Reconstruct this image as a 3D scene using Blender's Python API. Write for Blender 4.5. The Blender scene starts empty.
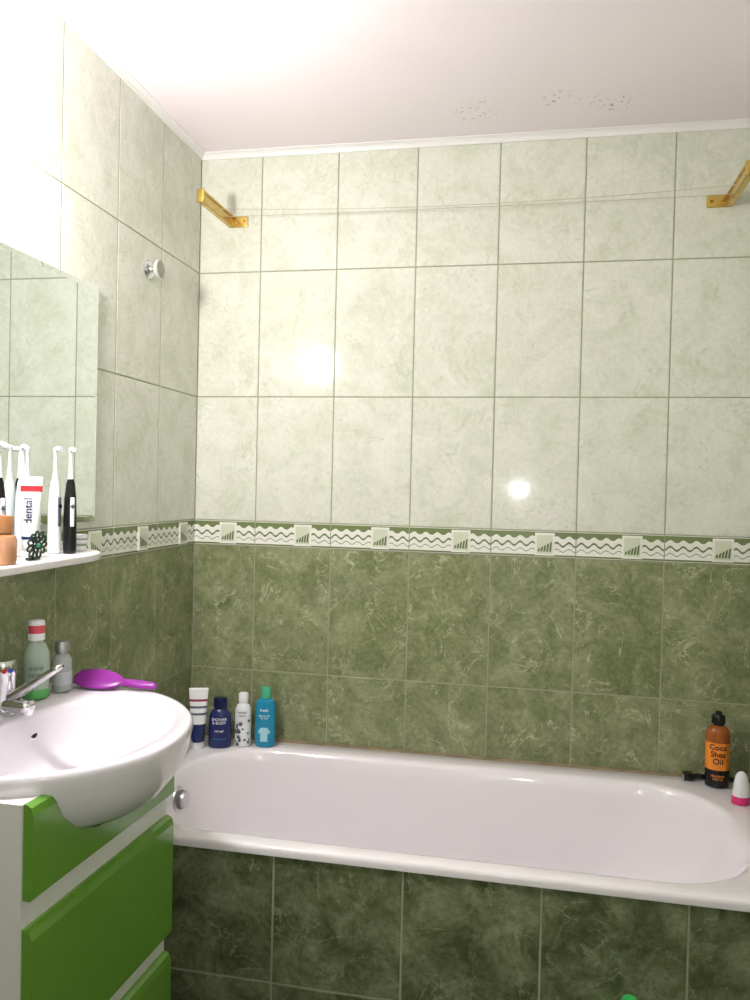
import bpy, bmesh, math, random
from mathutils import Vector, Matrix
random.seed(7)
sc=bpy.context.scene
COL=sc.collection
try:
    sc.view_settings.view_transform='Standard'
    sc.view_settings.look='None'
except Exception: pass

# ---------------------------------------------------------------- materials
def lin(c):
    c=c/255.0
    return c/12.92 if c<=0.04045 else ((c+0.055)/1.055)**2.4
def rgb(r,g,b): return (lin(r),lin(g),lin(b),1.0)
def mat(name,col,rough=0.4,metal=0.0,trans=0.0,coat=0.0,emit=0.0,ior=1.45,bump=0.0,bscale=60,var=0.0):
    m=bpy.data.materials.new(name);m.use_nodes=True
    nt=m.node_tree;b=nt.nodes['Principled BSDF']
    b.inputs['Base Color'].default_value=rgb(*col)
    b.inputs['Roughness'].default_value=rough
    b.inputs['Metallic'].default_value=metal
    b.inputs['Transmission Weight'].default_value=trans
    b.inputs['Coat Weight'].default_value=coat
    b.inputs['IOR'].default_value=ior
    if emit>0:
        b.inputs['Emission Color'].default_value=rgb(*col)
        b.inputs['Emission Strength'].default_value=emit
    if var>0 or bump>0:
        tc=nt.nodes.new('ShaderNodeTexCoord');n=nt.nodes.new('ShaderNodeTexNoise')
        n.inputs['Scale'].default_value=bscale;n.inputs['Detail'].default_value=4
        nt.links.new(tc.outputs['Object'],n.inputs['Vector'])
        if var>0:
            mx=nt.nodes.new('ShaderNodeMix');mx.data_type='RGBA'
            mx.inputs[6].default_value=rgb(*[max(0,c*(1-var)) for c in col]);mx.inputs[7].default_value=rgb(*col)
            nt.links.new(n.outputs[0],mx.inputs[0]);nt.links.new(mx.outputs[2],b.inputs['Base Color'])
        if bump>0:
            bp=nt.nodes.new('ShaderNodeBump');bp.inputs['Strength'].default_value=bump;bp.inputs['Distance'].default_value=0.002
            nt.links.new(n.outputs[0],bp.inputs['Height']);nt.links.new(bp.outputs[0],b.inputs['Normal'])
    return m

def marble(name,base,light,dark,vein,vein_amt,rough,scale=7.0,vw=0.035,speck=0.3,spec=0.35):
    m=bpy.data.materials.new(name);m.use_nodes=True
    nt=m.node_tree;N=nt.nodes;L=nt.links;b=N['Principled BSDF']
    geo=N.new('ShaderNodeTexCoord');at=N.new('ShaderNodeAttribute');at.attribute_name='rnd'
    sc_=N.new('ShaderNodeVectorMath');sc_.operation='SCALE';sc_.inputs['Scale'].default_value=9.0
    L.new(at.outputs['Color'],sc_.inputs[0])
    ad=N.new('ShaderNodeVectorMath');ad.operation='ADD';L.new(geo.outputs['Object'],ad.inputs[0]);L.new(sc_.outputs[0],ad.inputs[1])
    def noise(s,d,dist,rg=0.55):
        n=N.new('ShaderNodeTexNoise');n.inputs['Scale'].default_value=s;n.inputs['Detail'].default_value=d
        n.inputs['Distortion'].default_value=dist;n.inputs['Roughness'].default_value=rg;L.new(ad.outputs[0],n.inputs['Vector']);return n
    n1=noise(scale,8,0.7,0.66)
    r1=N.new('ShaderNodeValToRGB');e=r1.color_ramp.elements
    e[0].position=0.36;e[0].color=rgb(*dark);e[1].position=0.64;e[1].color=rgb(*light)
    k=e.new(0.5);k.color=rgb(*base)
    L.new(n1.outputs[0],r1.inputs[0])
    def veins(s,w,dist):
        n2=noise(s,5,dist,0.6)
        s1=N.new('ShaderNodeMath');s1.operation='SUBTRACT';s1.inputs[1].default_value=0.5;L.new(n2.outputs[0],s1.inputs[0])
        s2=N.new('ShaderNodeMath');s2.operation='ABSOLUTE';L.new(s1.outputs[0],s2.inputs[0])
        mr=N.new('ShaderNodeMapRange');mr.inputs['From Min'].default_value=0.0;mr.inputs['From Max'].default_value=w
        mr.inputs['To Min'].default_value=1.0;mr.inputs['To Max'].default_value=0.0;L.new(s2.outputs[0],mr.inputs['Value']);return mr
    v1=veins(scale*0.8,vw,0.9)
    n3=noise(scale*1.2,3,0.2)
    mr3=N.new('ShaderNodeMapRange');mr3.inputs['From Min'].default_value=0.40;mr3.inputs['From Max'].default_value=0.58;L.new(n3.outputs[0],mr3.inputs['Value'])
    mu=N.new('ShaderNodeMath');mu.operation='MULTIPLY';L.new(v1.outputs[0],mu.inputs[0]);L.new(mr3.outputs[0],mu.inputs[1])
    m2=N.new('ShaderNodeMath');m2.operation='MULTIPLY';m2.inputs[1].default_value=vein_amt;L.new(mu.outputs[0],m2.inputs[0])
    mx=N.new('ShaderNodeMix');mx.data_type='RGBA';L.new(m2.outputs[0],mx.inputs[0]);L.new(r1.outputs[0],mx.inputs[6]);mx.inputs[7].default_value=rgb(*vein)
    n4=noise(75,4,0.0,0.7)
    mx2=N.new('ShaderNodeMix');mx2.data_type='RGBA';mx2.blend_type='SOFT_LIGHT';mx2.inputs[0].default_value=speck
    st=N.new('ShaderNodeMapRange');st.inputs['From Min'].default_value=0.3;st.inputs['From Max'].default_value=0.7;L.new(n4.outputs[0],st.inputs['Value'])
    L.new(mx.outputs[2],mx2.inputs[6]);L.new(st.outputs[0],mx2.inputs[7])
    L.new(mx2.outputs[2],b.inputs['Base Color'])
    b.inputs['Roughness'].default_value=rough
    b.inputs['Specular IOR Level'].default_value=spec
    bp=N.new('ShaderNodeBump');bp.inputs['Strength'].default_value=0.10;bp.inputs['Distance'].default_value=0.002
    L.new(n1.outputs[0],bp.inputs['Height']);L.new(bp.outputs[0],b.inputs['Normal'])
    return m

M_LT=marble('light_marble_tile',(214,217,203),(220,223,211),(204,209,190),(188,194,170),0.6,0.085,9.0,0.016,0.22)
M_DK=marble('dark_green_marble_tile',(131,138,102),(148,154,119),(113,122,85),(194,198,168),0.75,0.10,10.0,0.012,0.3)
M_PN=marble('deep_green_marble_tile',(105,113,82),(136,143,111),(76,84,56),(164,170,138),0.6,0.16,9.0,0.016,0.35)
M_FL=marble('floor_marble_tile',(92,100,74),(118,126,98),(70,78,54),(140,148,120),0.5,0.3,7.0,0.03)
M_GR=mat('tile_grout',(172,175,148),0.9,var=0.25,bscale=9)
M_BW=mat('border_white_glaze',(238,239,230),0.2)
M_BG=mat('border_green_glaze',(114,128,84),0.25)
M_BD=mat('border_dark_wave',(98,114,72),0.3)
M_WH=mat('white_enamel',(240,236,241),0.08,coat=0.5,bump=0.0)
M_CER=mat('white_ceramic',(234,230,239),0.07,coat=0.5)
M_PLW=mat('white_plastic',(235,233,232),0.3)
M_CHR=mat('chrome',(215,215,218),0.12,1.0)
M_BRASS=mat('golden_anodised_metal',(240,204,112),0.22,0.8,var=0.3,bscale=40)
M_BRASSD=mat('tarnished_golden_metal',(170,128,56),0.35,0.6)
M_BLK=mat('black_plastic',(18,18,20),0.25)
M_GREEN=mat('green_gloss_laminate',(106,160,54),0.2,coat=0.6,var=0.08,bscale=3)
M_WHL=mat('white_laminate',(230,230,228),0.3)
M_RUB=mat('dark_slot',(22,22,22),0.8)

def ceiling_mat():
    m=bpy.data.materials.new('painted_ceiling');m.use_nodes=True
    nt=m.node_tree;N=nt.nodes;L=nt.links;b=N['Principled BSDF']
    tc=N.new('ShaderNodeTexCoord')
    base=N.new('ShaderNodeMix');base.data_type='RGBA'
    n=N.new('ShaderNodeTexNoise');n.inputs['Scale'].default_value=1.5;L.new(tc.outputs['Object'],n.inputs['Vector'])
    base.inputs[6].default_value=rgb(242,232,239);base.inputs[7].default_value=rgb(247,238,244);L.new(n.outputs[0],base.inputs[0])
    cur=base.outputs[2]
    for (x,y,rx,ry) in ((0.90,-0.17,0.07,0.07),(1.27,-0.17,0.09,0.055),(1.12,-0.21,0.06,0.05)):
        sub=N.new('ShaderNodeVectorMath');sub.operation='SUBTRACT';sub.inputs[1].default_value=(x,y,2.495);L.new(tc.outputs['Object'],sub.inputs[0])
        dv=N.new('ShaderNodeVectorMath');dv.operation='DIVIDE';dv.inputs[1].default_value=(rx,ry,1);L.new(sub.outputs[0],dv.inputs[0])
        ln=N.new('ShaderNodeVectorMath');ln.operation='LENGTH';L.new(dv.outputs[0],ln.inputs[0])
        mr=N.new('ShaderNodeMapRange');mr.inputs['From Min'].default_value=0.2;mr.inputs['From Max'].default_value=1.2;mr.inputs['To Min'].default_value=0.9;mr.inputs['To Max'].default_value=0
        L.new(ln.outputs['Value'],mr.inputs['Value'])
        n2=N.new('ShaderNodeTexNoise');n2.inputs['Scale'].default_value=75;n2.inputs['Detail'].default_value=2;L.new(tc.outputs['Object'],n2.inputs['Vector'])
        m2=N.new('ShaderNodeMapRange');m2.inputs['From Min'].default_value=0.59;m2.inputs['From Max'].default_value=0.70;L.new(n2.outputs[0],m2.inputs['Value'])
        mu=N.new('ShaderNodeMath');mu.operation='MULTIPLY';L.new(mr.outputs[0],mu.inputs[0]);L.new(m2.outputs[0],mu.inputs[1])
        mx=N.new('ShaderNodeMix');mx.data_type='RGBA';L.new(mu.outputs[0],mx.inputs[0]);L.new(cur,mx.inputs[6]);mx.inputs[7].default_value=rgb(140,98,104);cur=mx.outputs[2]
    L.new(cur,b.inputs['Base Color']);b.inputs['Roughness'].default_value=0.45
    return m
M_CEIL=ceiling_mat()

# ---------------------------------------------------------------- mesh helpers
def finish(name,verts,faces,mats,fm=None,smooth=False,parent=None,rnd=None,fix=True):
    me=bpy.data.meshes.new(name);me.from_pydata([tuple(v) for v in verts],[],faces)
    for m in mats: me.materials.append(m)
    if fm:
        for i,p in enumerate(me.polygons): p.material_index=fm[i]
    if fix:
        bm=bmesh.new();bm.from_mesh(me);bmesh.ops.recalc_face_normals(bm,faces=bm.faces);bm.to_mesh(me);bm.free()
    for p in me.polygons: p.use_smooth=smooth
    if rnd:
        a=me.attributes.new('rnd','FLOAT_COLOR','CORNER')
        for pi,p in enumerate(me.polygons):
            for li in p.loop_indices: a.data[li].color=rnd[pi]
    me.update()
    o=bpy.data.objects.new(name,me);COL.objects.link(o)
    if parent: o.parent=parent
    return o
def empty(name,loc=(0,0,0)):
    e=bpy.data.objects.new(name,None);e.location=loc;e.empty_display_size=0.05;COL.objects.link(e);return e

class MB:
    def __init__(s): s.v=[];s.f=[];s.m=[];s.r=[]
    def add(s,vs,fs,mi,r=(0,0,0,1)):
        o=len(s.v);s.v+=vs
        for f in fs: s.f.append(tuple(i+o for i in f));s.m.append(mi);s.r.append(r)
    def box(s,a,b,mi,P=lambda *q:q):
        x0,y0,z0=a;x1,y1,z1=b
        vs=[P(x,y,z) for z in(z0,z1) for y in(y0,y1) for x in(x0,x1)]
        s.add(vs,[(0,1,3,2),(4,5,7,6),(0,1,5,4),(2,3,7,6),(0,2,6,4),(1,3,7,5)],mi)
    def build(s,name,mats,smooth=False,parent=None,rnd=False,fix=True):
        return finish(name,s.v,s.f,mats,s.m,smooth,parent,s.r if rnd else None,fix)

def tile(mb,P,s0,s1,z0,z1,mi,gap=0.0038):
    g=gap/2;s0+=g;s1-=g;z0+=g;z1-=g
    if s1-s0<0.006 or z1-z0<0.006:return
    b=0.0014
    o=[P(s0,z0,-.003),P(s1,z0,-.003),P(s1,z1,-.003),P(s0,z1,-.003)]
    m_=[P(s0,z0,-.0010),P(s1,z0,-.0010),P(s1,z1,-.0010),P(s0,z1,-.0010)]
    t=[P(s0+b,z0+b,0),P(s1-b,z0+b,0),P(s1-b,z1-b,0),P(s0+b,z1-b,0)]
    r=(random.random(),random.random(),random.random(),1)
    fs=[(8,9,10,11)]
    for i in range(4):
        j=(i+1)%4
        fs+=[(i,j,4+j,4+i),(4+i,4+j,8+j,8+i)]
    mb.add(o+m_+t,fs,mi,r)

def wave(mb,P,s0,s1,zc,amp,lam,w,n,mi,ph=0):
    k=max(2,int((s1-s0)/0.003));vs=[]
    for i in range(k+1):
        s=s0+(s1-s0)*i/k;z=zc+amp*math.sin(2*math.pi*(s/lam)+ph)
        vs+=[P(s,z-w/2,n),P(s,z+w/2,n)]
    mb.add(vs,[(2*i,2*i+1,2*i+3,2*i+2) for i in range(k)],mi)
def rect(mb,P,s0,s1,z0,z1,n0,n1,mi):
    vs=[P(s,z,n) for n in(n0,n1) for z in(z0,z1) for s in(s0,s1)]
    mb.add(vs,[(4,5,7,6),(0,1,5,4),(2,3,7,6),(0,2,6,4),(1,3,7,5)],mi)

ZT=1.305;ZB=1.225
def border(mb,P,s0,s1,rev=False):
    g=0.0015;s0+=g;s1-=g
    if s1-s0<0.01:return
    rect(mb,P,s0,s1,ZB+g,ZT-g,-.003,0.001,3)
    rect(mb,P,s0,s1,ZT-0.023,ZT-0.003,0.001,0.0016,4)       # green upper strip
    rect(mb,P,s0,s1,ZB+0.003,ZB+0.008,0.001,0.0016,4)
    lam=0.036
    wave(mb,P,s0,s1,ZT-0.0235,0.0048,lam,0.008,0.0020,3)
    wave(mb,P,s0,s1,ZT-0.040,0.0060,lam,0.0060,0.0018,5)
    wave(mb,P,s0,s1,ZT-0.058,0.0045,lam,0.0022,0.0018,5)
    fr=0.64 if not rev else 0.36
    c=(s1-0.25*(1-fr)) if not rev else (s0+0.25*fr)
    h=0.029
    if c-h>s0 and c+h<s1:
        zc=(ZT+ZB)/2
        rect(mb,P,c-h,c+h,zc-0.034,zc+0.034,0.001,0.004,3)
        rect(mb,P,c-h+.006,c+h-.006,zc-0.028,zc+0.028,0.004,0.0048,6)
        for i in range(5):
            x=c-0.021+i*0.0085;hh=0.010+0.005*i
            vs=[P(x,zc-0.022,0.0054),P(x+0.006,zc-0.022,0.0054),P(x+0.0085,zc-0.022+hh,0.0054),P(x+0.003,zc-0.022+hh*0.9,0.0054)]
            mb.add(vs,[(0,1,2,3)],5)
M_BW2=mat('border_block_glaze',(212,218,196),0.2)
WM=[M_GR,M_LT,M_DK,M_BW,M_BG,M_BD,M_BW2]
FLOOR=0.08;CEIL=2.495
ZL=[(FLOOR,0.421,2),(0.421,0.823,2),(0.823,ZB,2),(ZT,1.707,1),(1.707,2.109,1),(2.109,CEIL,1)]
def wall(name,P,sl,backbox,rev=False,skip=None):
    mb=MB()
    mb.box(backbox[0],backbox[1],0)
    for a,b in zip(sl[:-1],sl[1:]):
        for z0,z1,mi in ZL:
            if skip and skip(a,b,z0,z1): continue
            tile(mb,P,a,b,z0,z1,mi)
        if not(skip and skip(a,b,ZB,ZT)): border(mb,P,a,b,rev)
    return mb.build(name,WM,rnd=True)
XR=1.74;YF=-2.80
sb=[0,0.209]+[0.209+0.252*i for i in range(1,6)]+[0.209+0.252*6,XR]
sb=sorted(set(round(v,4) for v in sb if v<XR))+[XR]
wall('wall_back',lambda s,z,n:(s,-n,z),sb,((-.1,0.0012,FLOOR-.08),(XR+.1,0.1,CEIL+.08)))
sl=[0,0.266]+[0.266+0.252*i for i in range(1,11)]+[-YF]
sl=[v for v in sl if v<-YF]+[-YF]
wall('wall_left',lambda s,z,n:(n,-s,z),sl,((-.1,YF,FLOOR-.08),(-0.0012,0.0,CEIL+.08)),rev=True)
wall('wall_right',lambda s,z,n:(XR-n,-s,z),sl,((XR+0.0012,YF,FLOOR-.08),(XR+.1,0.0,CEIL+.08)))
sf=[0.25*i for i in range(7)]+[XR]
DX0,DX1,DZ=0.75,1.50,2.11
wall('wall_front',lambda s,z,n:(s,YF+n,z),sf,((-.1,YF-.1,FLOOR-.08),(XR+.1,YF-0.0012,CEIL+.08)),skip=lambda a,b,z0,z1:a>=DX0-.01 and b<=DX1+.01 and z1<=DZ+0.01)
# door
DY=YF+0.008
d=MB();d.box((DX0,DY,FLOOR),(DX1,DY+0.03,DZ),0);
for z0,z1 in((0.2,0.95),(1.1,2.0)):
    d.box((DX0+.12,DY+.03,z0),(DX1-.12,DY+.036,z1),0)
for a,b in(((DX0-.05,DY,FLOOR),(DX0,DY+.045,DZ+.05)),((DX1,DY,FLOOR),(DX1+.05,DY+.045,DZ+.05)),((DX0-.05,DY,DZ),(DX1+.05,DY+.045,DZ+.05))): d.box(a,b,0)
d.box((DX1-.1,DY+.036,1.05),(DX1-.085,DY+.08,1.065),1);d.box((DX1-.2,DY+.07,1.05),(DX1-.085,DY+.085,1.065),1)
d.build('door_1',[M_WHL,M_CHR])
# floor
fl=MB();fl.box((-.1,YF-.1,FLOOR-.08),(XR+.1,0.1,FLOOR-0.0012),0)
for i in range(6):
    for j in range(10):
        x0,x1=i*0.3,min(XR,(i+1)*0.3);y0,y1=-j*0.3,max(YF,-(j+1)*0.3)
        if x1-x0<.01 or y0-y1<.01: continue
        tile(fl,lambda s,z,n:(s,-z,FLOOR+n),x0,x1,-y0,-y1,1)
fl.build('floor',[M_GR,M_FL],rnd=True)
c=MB();c.box((-.1,YF-.1,CEIL),(XR+.1,0.1,CEIL+.08),0);c.build('ceiling',[M_CEIL])
# cove trim
def trim(name,A,B,inn):
    A=Vector(A);B=Vector(B);inn=Vector(inn);prof=[(0,0),(0.018,0),(0.018,-.003),(0.012,-.006),(0.007,-.012),(0.004,-.020),(0,-.020)]
    vs=[];
    for Q in(A,B):
        for u,w in prof: vs.append(Q+inn*u+Vector((0,0,w)))
    n=len(prof);fs=[(i,(i+1)%n,n+(i+1)%n,n+i) for i in range(n)]+[tuple(range(n)),tuple(range(n,2*n))]
    finish(name,vs,fs,[M_PLW])
e=0.0005
trim('trim_1',(0,-e,CEIL),(XR,-e,CEIL),(0,-1,0))
trim('trim_2',(e,0,CEIL),(e,YF,CEIL),(1,0,0))
trim('trim_3',(XR-e,0,CEIL),(XR-e,YF,CEIL),(-1,0,0))

# ---------------------------------------------------------------- generic solids
def lathe(name,prof,mats,loc,sx=1.0,sy=1.0,rot=0.0,seg=40,parent=None,tilt=None,smooth=True):
    """prof: list of (r,z,mat_index_of_band_above)"""
    vs=[];fs=[];fm=[]
    for r,z,_ in prof:
        for i in range(seg):
            a=2*math.pi*i/seg;vs.append((r*math.cos(a)*sx,r*math.sin(a)*sy,z))
    for k in range(len(prof)-1):
        for i in range(seg):
            j=(i+1)%seg;fs.append((k*seg+i,k*seg+j,(k+1)*seg+j,(k+1)*seg+i));fm.append(prof[k][2])
    fs.append(tuple(reversed(range(seg))));fm.append(prof[0][2])
    fs.append(tuple(range((len(prof)-1)*seg,len(prof)*seg)));fm.append(prof[-1][2])
    o=finish(name,vs,fs,mats,fm,smooth,parent)
    o.location=loc;o.rotation_euler=(0,0,rot) if tilt is None else tilt
    if smooth: sharp(o)
    return o
def sharp(o,ang=40):
    bm=bmesh.new();bm.from_mesh(o.data)
    for ed in bm.edges:
        if len(ed.link_faces)==2 and ed.calc_face_angle(0)>math.radians(ang): ed.smooth=False
    bm.to_mesh(o.data);bm.free()
def text_on(name,body,size,zc,a,b,m,loc,rot,ang=-math.pi/2,parent=None,off=0.0006):
    cu=bpy.data.curves.new(name,'FONT');cu.body=body;cu.size=size;cu.align_x='CENTER';cu.align_y='CENTER';cu.space_line=0.9;cu.offset=size*0.012
    t=bpy.data.objects.new(name,cu);COL.objects.link(t)
    dg=bpy.context.evaluated_depsgraph_get();me=bpy.data.meshes.new_from_object(t.evaluated_get(dg))
    bpy.data.objects.remove(t)
    bm=bmesh.new();bm.from_mesh(me)
    r=math.hypot(a*math.sin(ang),b*math.cos(ang))
    for v in bm.verts:
        th=ang+v.co.x/r
        v.co=Vector(((a+off)*math.cos(th),(b+off)*math.sin(th),zc+v.co.y))
    bm.to_mesh(me);bm.free()
    me.materials.clear();me.materials.append(m)
    o=bpy.data.objects.new(name,me);COL.objects.link(o);o.location=loc;o.rotation_euler=(0,0,rot)
    if parent:o.parent=parent
    return o
def bevbox(name,a,b,m,bev=0.004,parent=None,seg=3):
    mb=MB();mb.box(a,b,0);o=mb.build(name,[m],parent=parent)
    md=o.modifiers.new('b','BEVEL');md.width=bev;md.segments=seg;md.limit_method='ANGLE'
    for p in o.data.polygons:p.use_smooth=True
    return o
def tube(name,pts,r,m,parent=None,cyc=False,res=4):
    cu=bpy.data.curves.new(name,'CURVE');cu.dimensions='3D';sp=cu.splines.new('POLY');sp.points.add(len(pts)-1)
    for i,q in enumerate(pts): sp.points[i].co=(*q,1)
    sp.use_cyclic_u=cyc;cu.bevel_depth=r;cu.bevel_resolution=res;cu.use_fill_caps=True
    o=bpy.data.objects.new(name,cu);COL.objects.link(o);cu.materials.append(m)
    dg=bpy.context.evaluated_depsgraph_get();me=bpy.data.meshes.new_from_object(o.evaluated_get(dg));bpy.data.objects.remove(o)
    for p in me.polygons:p.use_smooth=True
    o=bpy.data.objects.new(name,me);COL.objects.link(o)
    if parent:o.parent=parent
    return o
def loft(name,loops,mats,fm=None,cap0=True,cap1=True,parent=None,smooth=True):
    n=len(loops[0]);vs=[v for l in loops for v in l];fs=[];mm=[]
    for k in range(len(loops)-1):
        for i in range(n):
            j=(i+1)%n;fs.append((k*n+i,k*n+j,(k+1)*n+j,(k+1)*n+i));mm.append(fm[k] if fm else 0)
    if cap0: fs.append(tuple(reversed(range(n))));mm.append(fm[0] if fm else 0)
    if cap1: fs.append(tuple(range((len(loops)-1)*n,len(loops)*n)));mm.append(fm[-1] if fm else 0)
    o=finish(name,vs,fs,mats,mm,smooth,parent);return o
def boolcut(o,cutter):
    md=o.modifiers.new('cut','BOOLEAN');md.operation='DIFFERENCE';md.object=cutter;md.solver='EXACT'
    bpy.context.view_layer.update()
    dg=bpy.context.evaluated_depsgraph_get();me=bpy.data.meshes.new_from_object(o.evaluated_get(dg))
    o.modifiers.clear();o.data=me

# ---------------------------------------------------------------- bathtub
RIM=0.60
def rr(x0,x1,y0,y1,r,z,n=12):
    out=[]
    for cx,cy,a0 in((x1-r,y1-r,0),(x0+r,y1-r,90),(x0+r,y0+r,180),(x1-r,y0+r,270)):
        for i in range(n+1):
            a=math.radians(a0+90*i/n);out.append((cx+r*math.cos(a),cy+r*math.sin(a),z))
    return out
tub=empty('bathtub')
ox0,ox1,oy0,oy1=0.006,XR-0.006,-0.714,-0.006
loops=[rr(ox0,ox1,oy0,oy1,.012,.579),rr(ox0,ox1,oy0,oy1,.012,.590),rr(ox0+.002,ox1-.002,oy0+.002,oy1-.002,.012,.597),rr(ox0+.008,ox1-.008,oy0+.008,oy1-.008,.012,RIM)]
ix0,ix1,iy0,iy1,ir=0.115,1.605,-0.660,-0.082,0.23
for ins,lx,rx,z,in((-.016,0,0,RIM),(-.006,0,0,.5985),(0,0,0,.594),(.006,0,0,.584),(.012,0,.006,.56),(.020,0.002,.025,.50),(.028,.006,.06,.43),(.038,.015,.11,.36),(.052,.03,.17,.30),(.075,.05,.22,.262),(.11,.07,.26,.24),(.15,.09,.28,.230),(.22,.1,.3,.226)):
    r=max(.05,ir-ins*0.9 if ins>0 else ir-ins)
    loops.append(rr(ix0+ins+lx,ix1-ins-rx,iy0+ins,iy1-ins,r if r<(iy1-iy0-2*ins)/2 else (iy1-iy0-2*ins)/2-.001,z))
o=loft('tub_shell',loops,[M_WH],cap0=False,parent=tub);sharp(o,60)
kk=[(0.036,0,0),(0.038,0.004,0),(0.036,0.010,0),(0.026,0.012,1),(0.025,0.024,0),(0.022,0.031,0),(0.010,0.033,0)]
lathe('overflow_knob',kk,[mat('satin_chrome',(205,205,206),.28,.85),mat('knob_groove',(110,110,110),.5)],(0.124,-0.370,0.535),tilt=(0,math.radians(86),0),parent=tub)
s_=MB();s_.box((0.004,-0.012,RIM-.004),(XR-.004,-0.0005,RIM+.006),0);s_.box((0.0005,-0.71,RIM-.004),(0.010,-0.004,RIM+.006),0)
s_.build('sealant_bead',[mat('sealant',(176,160,128),0.7,var=0.5,bscale=18)],parent=tub)
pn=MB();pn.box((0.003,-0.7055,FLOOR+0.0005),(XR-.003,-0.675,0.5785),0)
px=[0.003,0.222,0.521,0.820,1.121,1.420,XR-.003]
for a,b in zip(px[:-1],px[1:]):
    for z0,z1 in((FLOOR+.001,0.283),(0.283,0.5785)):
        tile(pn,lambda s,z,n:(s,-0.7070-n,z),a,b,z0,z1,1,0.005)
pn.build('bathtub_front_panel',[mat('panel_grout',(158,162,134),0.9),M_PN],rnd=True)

# ---------------------------------------------------------------- vanity (cabinet + basin + mixer)
van=empty('bathroom_vanity')
N0=(0.326,-1.350);N1=(0.350,-0.905) # front face corners
flen=math.hypot(N1[0]-N0[0],N1[1]-N0[1])
ux,uy=(N1[0]-N0[0])/flen,(N1[1]-N0[1])/flen;nx,ny=uy,-ux
def VP(s,z,n): return (N0[0]+ux*s+nx*n,N0[1]+uy*s+ny*n,z)
vb=MB()
zt=0.930
pts=[(0.004,-1.35),N0,N1,(0.004,-0.905)]
vs=[(x,y,0.18) for x,y in pts]+[(x,y,zt) for x,y in pts]
vb.add(vs,[(0,1,2,3),(4,5,6,7),(0,1,5,4),(1,2,6,5),(2,3,7,6),(3,0,4,7)],0)
cab=vb.build('cabinet_body',[M_WHL],parent=van)
for i,(x,y) in enumerate(((.04,-1.31),(.29,-1.31),(.04,-.94),(.31,-.94))):
    lathe('leg_%d'%(i+1),[(.022,FLOOR+.0005,0),(.022,FLOOR+.01,0),(.016,FLOOR+.015,0),(.016,.18,0)],[M_CHR],(x,y,0),parent=van)
def drawer(name,z0,z1):
    mb=MB();vs=[];prof=[(z0,0.0),(z0,0.014),(z0+.004,0.018),(z1-.016,0.018),(z1-.004,0.014),(z1,0.006),(z1,0.0)]
    a0,a1=0.004,flen-0.002
    for s in(a0,a1):
        for z,n in prof: vs.append(VP(s,z,n))
    n_=len(prof);fs=[(i,(i+1)%n_,n_+(i+1)%n_,n_+i) for i in range(n_)]+[tuple(range(n_)),tuple(range(n_,2*n_))]
    mb.add(vs,fs,0);return mb.build(name,[M_GREEN],parent=van)
dr1=drawer('drawer_1',0.782,0.930);drawer('drawer_2',0.492,0.737);drawer('drawer_3',0.205,0.452)

# basin
BC=Vector((0.258,-1.078))
ctrl=[(0.004,-0.79),(0.10,-0.785),(0.19,-0.787),(0.275,-0.808),(.360,-.865),(.428,-.955),(.456,-1.065),(.446,-1.170),(.390,-1.262),(.305,-1.325),(.20,-1.362),(.10,-1.372),(0.004,-1.372)]
def cr(P0,P1,P2,P3,t):
    return 0.5*((2*P1)+(-P0+P2)*t+(2*P0-5*P1+4*P2-P3)*t*t+(-P0+3*P1-3*P2+P3)*t**3)
cv=[Vector(q) for q in ctrl];poly=[]
for i in range(len(cv)-1):
    P0=cv[max(0,i-1)];P1=cv[i];P2=cv[i+1];P3=cv[min(len(cv)-1,i+2)]
    for k in range(10): poly.append(cr(P0,P1,P2,P3,k/10))
poly.append(cv[-1])
def rout(a):
    d_=Vector((math.cos(a),math.sin(a)));best=0
    for i in range(len(poly)):
        A=poly[i]-BC;B=poly[(i+1)%len(poly)]-BC;E=B-A
        den=d_.x*E.y-d_.y*E.x
        if abs(den)<1e-9: continue
        t=(A.x*E.y-A.y*E.x)/den;u=(A.x*d_.y-A.y*d_.x)/den
        if t>0 and -1e-6<=u<=1+1e-6: best=max(best,t)
    return best
NA=128;AN=[2*math.pi*i/NA for i in range(NA)];RO=[rout(a) for a in AN]
def rb(a):
    A,B=0.156,0.232
    return 1/math.sqrt((math.cos(a)/A)**2+(math.sin(a)/B)**2)
def LP(fn):
    out=[]
    for a,ro in zip(AN,RO):
        r,z=fn(a,ro);out.append((BC.x+r*math.cos(a),BC.y+r*math.sin(a),z))
    return out
bz=0.962
L0=[LP(lambda a,ro:(ro*0.30,.810)),LP(lambda a,ro:(ro*0.62,.828)),LP(lambda a,ro:(ro*0.80,.853)),LP(lambda a,ro:(ro*0.91,.884)),LP(lambda a,ro:(ro*0.965,.912)),
LP(lambda a,ro:(ro-.003,.934)),LP(lambda a,ro:(ro,.948))]
L=L0+[LP(lambda a,ro:(ro-.001,.957)),LP(lambda a,ro:(ro-.006,bz)),LP(lambda a,ro:(ro-.012,bz+.0005)),
LP(lambda a,ro:(min(ro-.018,rb(a)*1.05),bz-.002))]
for f_,z in((1.0,.957),(.975,.948),(.94,.930),(.89,.905),(.80,.878),(.65,.858),(.45,.846),(.22,.840),(.1,.838)):
    L.append(LP(lambda a,ro,f_=f_,z=z:(min(ro-.02,rb(a))*f_,z)))
o=loft('basin',L,[M_CER],parent=van);sharp(o,70)
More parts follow.
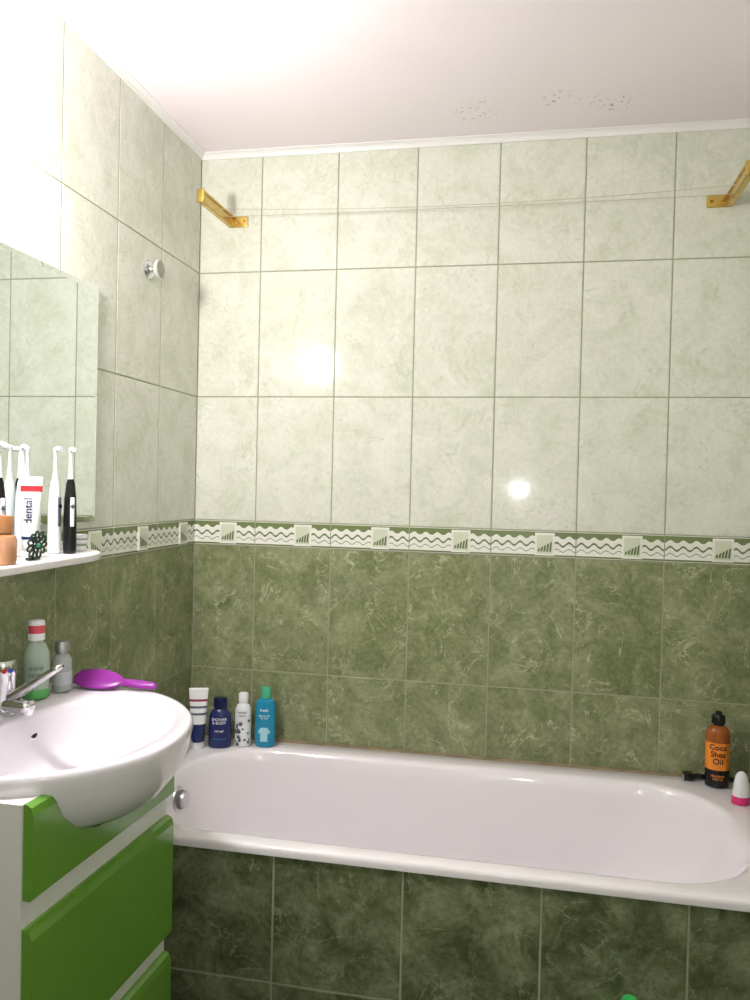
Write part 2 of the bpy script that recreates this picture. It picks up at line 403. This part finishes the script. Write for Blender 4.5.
# cabinet and top drawer are cut out round the bowl
cut=loft('cutter',[[(x*1.0,y,z-.001) for x,y,z in l] for l in L0]+[[(x,y,1.0) for x,y,z in L0[-1]]],[M_WHL],smooth=False)
boolcut(cab,cut);boolcut(dr1,cut)
bpy.data.objects.remove(cut)
lathe('basin_drain',[(.022,0,0),(.024,.002,0),(.018,.003,0),(.016,.001,1)],[M_CHR,M_RUB],(BC.x,BC.y,.838),parent=van)
lathe('overflow_hole',[(.011,0,1),(.012,.0015,1),(.0085,.002,0),(.0083,.0022,0)],[M_RUB,M_CHR],(0.1175,-1.020,.920),tilt=(0,math.radians(66),math.radians(-12)),parent=van)
# mixer tap
tx,ty=0.062,-1.035
lathe('tap_base',[(.028,bz-.004,0),(.029,bz+.004,0),(.024,bz+.008,0),(.022,bz+.05,0),(.023,bz+.075,0),(.024,bz+.078,0),(.024,bz+.098,0),(.021,bz+.106,0),(.008,bz+.109,0)],[M_CHR],(tx,ty,0),parent=van)
def bar(name,A,B,w0,h0,w1,h1,m,parent,n=10,up=Vector((0,0,1))):
    A=Vector(A);B=Vector(B);d_=(B-A).normalized();si=d_.cross(up).normalized();u2=si.cross(d_)
    lo=[]
    for k in range(n+1):
        t=k/n;w=w0+(w1-w0)*t;h=h0+(h1-h0)*t
        if k in(0,n): w*=.6;h*=.6
        c_=A+(B-A)*t
        lo.append([tuple(c_+si*w*math.copysign(abs(math.cos(q))**.7,math.cos(q))+u2*h*math.copysign(abs(math.sin(q))**.7,math.sin(q))) for q in [2*math.pi*i/20 for i in range(20)]])
    return loft(name,lo,[m],parent=parent)
bar('tap_spout',(tx,ty,bz+.020),(tx+.070,ty-.01,bz+.020),.020,.015,.016,.011,M_CHR,van)
lathe('tap_aerator',[(.010,0,0),(.011,.003,0),(.011,.014,0)],[M_CHR],(tx+.060,ty-.009,bz+.004),parent=van)
bar('tap_lever',(tx+.012,ty-.004,bz+.028),(tx+.130,ty-.006,bz+.104),.015,.011,.011,.006,M_CHR,van)
M_RED=mat('red_print',(200,40,50),0.4);M_BLUE=mat('blue_print',(40,80,190),0.4)
lathe('hot_mark',[(.005,0,0),(.004,.001,0)],[M_RED],(tx+.0150,ty-.0190,bz+.088),tilt=(math.radians(90),0,math.radians(40)),parent=van)
lathe('cold_mark',[(.005,0,0),(.004,.001,0)],[M_BLUE],(tx+.0222,ty-.0100,bz+.088),tilt=(math.radians(90),0,math.radians(65)),parent=van)

# ---------------------------------------------------------------- mirror, shelf, lamp
M_MIR=mat('mirror_silver',(236,242,240),0.015,1.0)
M_EDGE=mat('mirror_glass_edge',(170,195,180),0.15)
mr=MB()
my0,my1,mz0,mz1=-1.50,-0.622,1.325,1.905
mr.box((0.003,my0,mz0),(0.009,my1,mz1),1)
bv=0.012
A=[(0.009,my0,mz0),(0.009,my1,mz0),(0.009,my1,mz1),(0.009,my0,mz1)]
B=[(0.0112,my0+bv,mz0+bv),(0.0112,my1-bv,mz0+bv),(0.0112,my1-bv,mz1-bv),(0.0112,my0+bv,mz1-bv)]
mr.add(A+B,[(4,5,6,7),(0,1,5,4),(1,2,6,5),(2,3,7,6),(3,0,4,7)],0)
mr.build('wall_mirror',[M_MIR,M_EDGE])
SH=1.262
out=[(0.003,-1.46),(0.09,-1.46),(0.115,-1.44),(0.122,-1.40)]
for i in range(13):
    t=i/12;a=math.radians(90*t);out.append((0.022+0.10*math.cos(a),-0.835+0.135*math.sin(a)))
out.append((0.003,-0.700))
lo=[[(x,y,z) for x,y in out] for z in(SH-.018,SH)]
o=loft('bathroom_shelf',lo,[M_PLW],smooth=False)
md=o.modifiers.new('b','BEVEL');md.width=.005;md.segments=3;md.limit_method='ANGLE';md.angle_limit=math.radians(60)
lp=empty('wall_lamp')
M_BULB=mat('lamp_opal_glass',(254,248,246),0.4,emit=415.0)
lx,ly,lz=0.092,-1.215,2.0
lathe('wall_plate',[(.05,0,0),(.05,.012,0),(.042,.018,0),(.018,.02,0),(.018,.035,0)],[M_CHR],(0.001,ly,lz),tilt=(0,math.radians(90),0),parent=lp)
gp=[(0.022,-.052,0)]
for i in range(1,16):
    a=math.radians(-66+ (156*i/15));gp.append((.052*math.cos(a) if i<15 else .003,.052*math.sin(a),0))
lathe('globe',gp,[M_BULB],(lx,ly,lz),tilt=(0,math.radians(90),0),parent=lp)

# ---------------------------------------------------------------- clothes-line brackets and line
AL=0.235
def bracket(x,dirx,x_end):
    b=empty('clothesline_bracket')
    z=2.270
    p0,p1=(x-.008,x+.055) if dirx>0 else (x-.062,x+.008)
    bevbox('wall_plate',(p0,-.005,z-.018),(p1,-.0008,z+.018),M_BRASS,.002,b)
    for q in((0.35,0.8) if dirx>0 else (0.2,0.65)):
        lathe('screw',[(.005,0,0),(.004,.002,0),(.001,.003,0)],[M_BRASSD],(p0+(p1-p0)*q,-.005,z),tilt=(math.radians(90),0,0),parent=b,seg=16)
    mb=MB();dx=x_end-x
    def P(u,y,w): return (x+u+dx*(-y/AL),y,z+w)
    for (u0,u1,w0,w1) in((-.010,.010,.011,.017),(-.010,.010,-.017,-.011),(.005,.0065,-.017,.017)) :
        if dirx<0: u0,u1=-u1,-u0
        vs=[P(u,y,w) for w in(w0,w1) for y in(-AL,-.004) for u in(u0,u1)]
        mb.add(vs,[(0,1,3,2),(4,5,7,6),(0,1,5,4),(2,3,7,6),(0,2,6,4),(1,3,7,5)],0)
    mb.build('arm_channel',[M_BRASS],parent=b)
    for i,y in enumerate((-.05,-.12,-.19)):
        q=P(0,y,0);lathe('line_roller',[(.007,-.012,0),(.004,-.008,0),(.004,.008,0),(.007,.012,0)],[M_BRASSD],q,parent=b,seg=16)
    q=P(0,-AL,0);bevbox('end_cap',(q[0]-.012,q[1]-.006,q[2]-.020),(q[0]+.012,q[1]+.004,q[2]+.020),M_BRASS,.003,b)
    return b
bracket(0.110,1,0.104);bracket(1.617,-1,1.612)
cl=empty('clothesline');M_LINE=mat('nylon_line',(176,172,152),0.5)
for y,sag in((-.05,.004),(-.12,.022)):
    pts=[]
    xa=0.110-.006*(-y/AL);xb=1.617-.005*(-y/AL)
    for i in range(41):
        t=i/40;pts.append((xa+(xb-xa)*t,y,2.272-sag*4*t*(1-t)))
    tube('line_strand',pts,.0009,M_LINE,cl,res=2)
hk=empty('wall_hook')
lathe('hook_plate',[(.026,0,0),(.027,.003,0),(.024,.007,0),(.010,.009,0),(.008,.02,0)],[M_CHR],(0.0005,-0.352,2.025),tilt=(0,math.radians(90),0),parent=hk)
lathe('hook_knob',[(.008,0,0),(.018,.006,0),(.026,.014,0),(.027,.020,0),(.024,.022,1),(.010,.023,1)],[mat('frosted_clear_plastic',(190,192,184),0.12),mat('knob_face',(150,150,140),.2,.5)],(0.018,-0.352,2.025),tilt=(0,math.radians(90),0),parent=hk)

# ---------------------------------------------------------------- toiletries
def tb(name,loc,h,w,rot,mats,bands,capr=.014,caph=.02,capm=0):
    e_=empty(name,loc);e_.rotation_euler=(0,0,rot)
    lathe('cap',[(capr,0,0),(capr,caph,0),(capr*.95,caph+.001,0)],[mats[capm]],(0,0,0),parent=e_)
    lo=[];fm=[];K=24
    for k in range(K+1):
        t=k/K;z=caph+.001+(h-caph-.001)*t
        r0=min(1,t*8+.55)
        a=(capr*1.05*r0)*(1-t)+(w/2)*t if t>.12 else capr*1.05+(w/2-capr)*.12*t/.12
        b_=max(.0012,capr*1.15*(1-t**1.5))
        if t>.93: b_=.0012
        lo.append([(a*math.cos(q),b_*math.sin(q),z) for q in[2*math.pi*i/32 for i in range(32)]])
        if k<K:
            mm=bands[0][1]
            for tt,m_ in bands:
                if t>=tt: mm=m_
            fm.append(mm)
    loft('body',lo,mats,fm,parent=e_)
    return e_
M_WP=mat('white_print',(232,235,237),0.4);M_NAVY=mat('navy_plastic',(36,44,98),0.22);M_TEAL=mat('turquoise_plastic',(30,140,180),0.2)
M_GCAP=mat('green_cap',(80,180,140),0.25);M_ORG=mat('orange_label',(226,134,44),0.35);M_PURP=mat('purple_plastic',(146,48,152),0.25)
M_GREY=mat('grey_print',(90,95,110),0.5);M_PINK=mat('pink_plastic',(210,50,120),0.3)
R0=RIM+0.0005
t1=tb('cosmetic_tube',(0.084,-0.135,R0),.188,.060,math.radians(18),[M_WP,M_NAVY,mat('mauve_print',(150,50,80),.4),M_GREY],[(0,1),(.30,0),(.50,3),(.54,0),(.60,3),(.63,0),(.72,2),(.78,0)],capr=.019,caph=.022,capm=0)
b1=empty('shower_gel_bottle',(0.144,-0.105,R0));b1.rotation_euler=(0,0,math.radians(14))
lathe('body',[(.026,0,0),(.034,.003,0),(.0355,.012,0),(.0355,.06,0),(.034,.095,0),(.030,.108,0),(.022,.117,0),(.017,.121,1),(.017,.123,1),(.021,.124,1),(.021,.150,1),(.019,.155,1),(.006,.156,1)],[M_NAVY,mat('navy_cap',(28,32,76),.2)],(0,0,0),sy=.62,parent=b1)
text_on('label_text','SHOWER\n& BODY',.012,.085,.0355,.022,M_WP,(0,0,0),0,parent=b1)
text_on('label_text_small','care gel',.009,.055,.0355,.022,M_WP,(0,0,0),0,parent=b1)
text_on('label_band','~~~~',.02,.030,.0355,.022,M_TEAL,(0,0,0),0,parent=b1)
b2=empty('shampoo_bottle',(0.210,-0.078,R0));b2.rotation_euler=(0,0,math.radians(10))
lathe('body',[(.018,0,0),(.024,.003,0),(.0255,.010,0),(.0255,.10,0),(.0245,.118,0),(.019,.130,0),(.013,.135,0),(.013,.139,0),(.015,.140,0),(.015,.164,0),(.012,.168,0),(.004,.169,0)],[M_WP],(0,0,0),sy=.8,parent=b2)
M_LEAF=mat('leaf_print',(50,90,60),.5)
for i in range(22):
    th=-math.pi/2+random.uniform(-1.0,1.0);z=random.uniform(.010,.085);r=random.uniform(.003,.006)
    vs=[];K=20
    for k in range(K):
        q=2*math.pi*k/K;rr_=r*(1+.35*math.cos(5*q));t2=th+rr_*math.cos(q)/.0245
        vs.append((.0264*math.cos(t2),.0264*.8*math.sin(t2),z+rr_*math.sin(q)))
    finish('flower_print',vs,[tuple(range(K))],[M_GREY if i%3 else M_LEAF],parent=b2)
text_on('label_text','herbal\ncare',.011,.105,.0255,.0204,M_GREY,(0,0,0),0,parent=b2)
b3=empty('shower_gel_bottle',(0.278,-0.062,R0));b3.rotation_euler=(0,0,math.radians(8))
lathe('body',[(.026,0,0),(.031,.003,0),(.0325,.010,0),(.0325,.07,0),(.0315,.120,0),(.0305,.138,0),(.026,.146,0),(.015,.150,0),(.014,.152,1),(.016,.153,1),(.0155,.182,1),(.013,.187,1),(.004,.188,1)],[M_TEAL,M_GCAP],(0,0,0),sy=.68,parent=b3)
text_on('label_text','fresh',.013,.118,.0325,.022,M_WP,(0,0,0),0,parent=b3)
text_on('label_text_small','shower gel\nfor him',.008,.097,.0325,.022,M_WP,(0,0,0),0,parent=b3)
sh_=[(-.020,.050),(-.010,.064),(.010,.064),(.020,.050),(.014,.044),(.011,.047),(.011,.020),(-.011,.020),(-.011,.047),(-.014,.044)]
me_v=[];
for u,z in sh_:
    th=-math.pi/2+u/.0325;me_v.append((.0345*math.cos(th),.0345*.68*math.sin(th)-.0004,z))
finish('shirt_print',me_v,[(0,1,8,9),(1,2,5,8),(2,3,4,5),(5,6,7,8)],[mat('pale_blue_print',(170,220,235),.4)],parent=b3)
b4=empty('shampoo_bottle',(1.618,-0.060,R0));b4.rotation_euler=(0,0,math.radians(-8))
lathe('body',[(.026,0,1),(.031,.003,1),(.032,.010,1),(.032,.052,0),(.032,.128,2),(.032,.150,2),(.029,.163,2),(.022,.170,2),(.014,.174,1),(.014,.178,1),(.018,.179,1),(.018,.199,1),(.015,.204,1),(.009,.205,1),(.009,.213,1),(.003,.214,1)],[M_ORG,M_BLK,mat('amber_plastic',(150,84,36),.15)],(0,0,0),sy=.8,parent=b4)
text_on('label_text','Coco\nShea\nOil',.022,.096,.032,.0256,M_BLK,(0,0,0),0,parent=b4)
text_on('label_text_small','shampoo\n250 ml',.010,.032,.032,.0256,M_ORG,(0,0,0),0,parent=b4)
rz=empty('razor',(0,0,0))
bar('handle',(1.560,-.020,R0+.011),(1.680,-.018,R0+.007),.005,.006,.006,.0065,M_BLK,rz)
bevbox('head',(1.534,-.044,R0),(1.560,-.0145,R0+.022),M_BLK,.004,rz)
bar('neck',(1.552,-.027,R0+.012),(1.578,-.019,R0+.011),.004,.004,.005,.005,M_BLK,rz)
bevbox('blades',(1.531,-.042,R0+.005),(1.5345,-.0165,R0+.018),M_CHR,.0008,rz)
b5=empty('roll_on_deodorant',(1.652,-0.180,R0))
lathe('body',[(.019,0,1),(.023,.002,1),(.023,.020,1),(.0215,.022,0),(.0215,.030,0),(.019,.055,0),(.015,.075,0),(.009,.084,0),(.003,.087,0)],[M_WP,M_PINK],(0,0,0),parent=b5,sy=.75)
b6=empty('cleaner_bottle',(1.296,-0.79,FLOOR+.001))
lathe('body',[(.034,0,0),(.040,.004,0),(.041,.012,0),(.041,.19,0),(.036,.235,0),(.022,.262,0),(.014,.275,0),(.014,.281,1),(.018,.282,1),(.0175,.328,1),(.012,.337,1),(.004,.338,1)],[mat('green_cleaner_plastic',(120,190,90),.25),mat('green_bottle_cap',(50,170,80),.3)],(0,0,0),sy=.75,parent=b6)
bevbox('label',(-.026,-.0325,.06),(.026,-.028,.17),M_WP,.002,b6)
# small green soap bottle squeezed in behind the basin tip
b7=empty('soap_bottle',(0.052,-0.190,R0))
lathe('body',[(.016,0,0),(.020,.003,0),(.021,.01,0),(.021,.03,0),(.016,.042,0),(.009,.047,0),(.009,.05,1),(.011,.051,1),(.011,.065,1),(.008,.068,1),(.003,.069,1)],[mat('soap_green',(70,170,130),.25),M_WP],(0,0,0),parent=b7)

# things on the basin ledge
LZ=bz+.001
m1=empty('mouthwash_bottle',(0.058,-0.925,LZ));m1.rotation_euler=(0,0,math.radians(35))
M_GLQ=mat('pale_green_clear_plastic',(188,208,190),0.1,trans=0.3)
lathe('body',[(.022,0,3),(.026,.003,3),(.027,.010,3),(.027,.022,0),(.027,.034,0),(.0268,.036,2),(.0268,.078,0),(.026,.098,0),(.020,.112,0),(.014,.120,0),(.014,.123,1),(.0165,.124,1),(.0165,.138,4),(.0165,.155,1),(.016,.164,1),(.012,.166,1)],[M_GLQ,M_WP,mat('sage_label',(150,170,150),.4),mat('green_base',(90,170,90),.3),mat('coral_cap_band',(214,82,96),.35)],(0,0,0),sy=.8,parent=m1)
text_on('label_text','mint\nrinse',.016,.060,.0268,.0216,M_GREY,(0,0,0),0,parent=m1)
m2=empty('glass_soap_bottle',(0.076,-0.858,LZ))
lathe('body',[(.018,0,0),(.021,.002,0),(.021,.055,0),(.0205,.070,0),(.016,.078,0),(.0125,.082,1),(.0125,.086,1),(.0165,.087,1),(.0165,.104,1),(.015,.106,1),(.015,.110,1),(.004,.112,1)],[mat('frosted_glass',(205,212,210),.15,trans=.4),mat('pewter_cap',(170,170,172),.3,.8)],(0,0,0),parent=m2)
lathe('liquid_label',[(.0213,.016,0),(.0213,.044,0)],[mat('grey_label',(178,184,186),.5)],(0,0,0),parent=m2)
hb=empty('hair_brush',(0,0,0))
lo=[]
for k in range(25):
    t=k/24;x=0.080+0.197*t
    if t<.55:
        s_=math.sin(math.pi*min(1,(t/.55*.9+.05)));w=.008+.021*s_**.6;h=.004+.003*s_
    else:
        w=.0085-.0015*math.cos((t-.55)/.45*6);h=.006
    if k==0: w=.002;h=.001
    if k==24: w*=.4;h*=.4
    y=-0.815+.004*t;z=LZ+.0225-.011*t
    lo.append([(x,y+w*.9*math.cos(q),z+h*math.sin(q)+w*.5*math.cos(q)) for q in[2*math.pi*i/20 for i in range(20)]])
loft('back_and_handle',lo,[M_PURP],parent=hb)
br=MB()
for i in range(11):
    for j in range(-2,3):
        x=.094+i*.0085;y=-0.815+j*.0065;z1=LZ+.018-.006*(i/11)+j*.002
        br.box((x-.0007,y-.0007,LZ),(x+.0007,y+.0007,z1),0)
br.build('bristles',[M_PURP],parent=hb)

# things on the shelf
SZ=SH+.0005
def ebrush(x,y,bodym,h=.242,rot=0.6):
    e_=empty('electric_toothbrush',(x,y,SZ));e_.rotation_euler=(0,0,rot)
    lathe('handle',[(.010,0,0),(.0135,.002,0),(.0145,.02,0),(.0140,.08,0),(.0125,.125,0),(.0095,.155,0),(.0062,.165,1),(.0060,.172,1),(.0050,.178,1),(.0036,.205,1),(.0034,.222,1),(.005,.226,1),(.005,.232,1),(.003,.234,1)],[bodym,M_WP],(0,0,0),parent=e_,seg=28)
    lathe('brush_head',[(.0062,0,0),(.0062,.004,0),(.0055,.0045,1),(.0052,.013,1)],[M_WP,mat('bristles',(225,235,240),.7)],(0,-.003,.230),tilt=(math.radians(90),0,0),parent=e_,seg=24)
    bevbox('grip_panel',(-.0045,-.0152,.06),(.0045,-.0118,.125),M_WP if bodym is M_BLK else M_GREY,.002,e_)
    lathe('power_button',[(.0045,0,0),(.0045,.0015,0),(.003,.002,0)],[M_BLK if bodym is M_WP else M_GREY],(0,-.0152,.105),tilt=(math.radians(90),0,0),parent=e_,seg=20)
ebrush(0.074,-0.834,M_BLK,rot=0.9)
ebrush(0.045,-0.848,M_WP,rot=1.4)
ebrush(0.045,-1.035,M_BLK,rot=1.2)
ebrush(0.026,-0.935,M_WP,rot=1.0)
t2=tb('toothpaste_tube',(0.066,-0.962,SZ),.168,.044,math.radians(25),[M_WP,M_RED,M_NAVY],[(0,0),(.10,2),(.14,0),(.78,1),(.86,0)],capr=.016,caph=.020,capm=0)
vt=text_on('label_text','dental',.022,0,.4,.4,M_NAVY,(0,0,0),0,parent=t2,off=0)
vt.location=(-.003,.385,.098);vt.rotation_euler=(0,math.radians(-90),0)
hc=empty('hair_clip',(0.098,-0.990,SZ))
M_CLIP=mat('green_enamel',(52,72,58),.25,.4);
for i in range(11):
    a=2*math.pi*i/11;pts=[]
    for k in range(16):
        q=2*math.pi*k/16;u=.017+.0115*math.cos(q);w=.0058*math.sin(q)
        X=u*math.cos(a)-w*math.sin(a);Y=u*math.sin(a)+w*math.cos(a)
        pts.append((Y*.12+.002,X*1.1,Y+.0305))
    tube('petal',pts,.0022,M_CLIP,hc,cyc=True)
    lathe('bead',[(.001,-.002,0),(.0025,0,0),(.001,.002,0)],[M_CHR if i%2 else M_CLIP],(.004,.012*math.cos(a),.0305+.012*math.sin(a)),parent=hc,seg=12)
lathe('centre_stone',[(.001,-.005,0),(.004,-.003,0),(.005,0,0),(.004,.003,0),(.001,.005,0)],[M_GCAP],(.004,0,.0305),parent=hc,seg=16)
bevbox('clasp',(-.012,-.018,0),(-.002,.018,.006),M_CLIP,.001,hc)
f1=empty('foundation_bottle',(0.094,-1.085,SZ))
lathe('body',[(.019,0,0),(.0225,.002,0),(.0235,.008,0),(.0235,.046,0),(.021,.054,1),(.014,.058,1),(.0135,.060,1),(.0165,.0605,1),(.0165,.090,1),(.015,.093,1),(.004,.094,1)],[mat('beige_makeup_glass',(204,150,114),.12,coat=.6),mat('amber_cap',(170,118,74),.2)],(0,0,0),parent=f1)
c1=empty('small_cup',(0.058,-0.768,SZ))
lathe('cup',[(.010,0,0),(.013,.002,0),(.0155,.012,1),(.0165,.018,0),(.017,.026,1),(.017,.030,0),(.0175,.038,0),(.0160,.038,0),(.0150,.030,0),(.012,.006,0),(.002,.005,0)],[M_WP,mat('sage_stripe',(140,160,130),.4)],(0,0,0),parent=c1)

# ---------------------------------------------------------------- light
fl_=bpy.data.lights.new('phone_flash','POINT');fl_.energy=7;fl_.shadow_soft_size=.005;fl_.color=(1,.985,.97)
fo=bpy.data.objects.new('phone_flash',fl_);fo.location=(1.028,-2.425,1.428);COL.objects.link(fo)
w=bpy.data.worlds.new('World');sc.world=w;w.use_nodes=True
w.node_tree.nodes['Background'].inputs[0].default_value=(1,1,1,1);w.node_tree.nodes['Background'].inputs[1].default_value=.3

# ---------------------------------------------------------------- camera
cx,cy,cz,yaw,pit,rol,f=1.06458,-2.40697,1.42771,-0.19004,-0.0177,0.0233,780.95
F=Vector((math.sin(yaw)*math.cos(pit),math.cos(yaw)*math.cos(pit),math.sin(pit)))
R=Vector((math.cos(yaw),-math.sin(yaw),0));U=R.cross(F)
R2=R*math.cos(rol)+U*math.sin(rol);U2=U*math.cos(rol)-R*math.sin(rol)
cd=bpy.data.cameras.new('camera');cd.sensor_fit='HORIZONTAL';cd.sensor_width=36;cd.lens=f/750*36;cd.clip_start=.01
co=bpy.data.objects.new('camera',cd);COL.objects.link(co)
m4=Matrix(((R2.x,U2.x,-F.x,cx),(R2.y,U2.y,-F.y,cy),(R2.z,U2.z,-F.z,cz),(0,0,0,1)))
co.matrix_world=m4
sc.camera=co
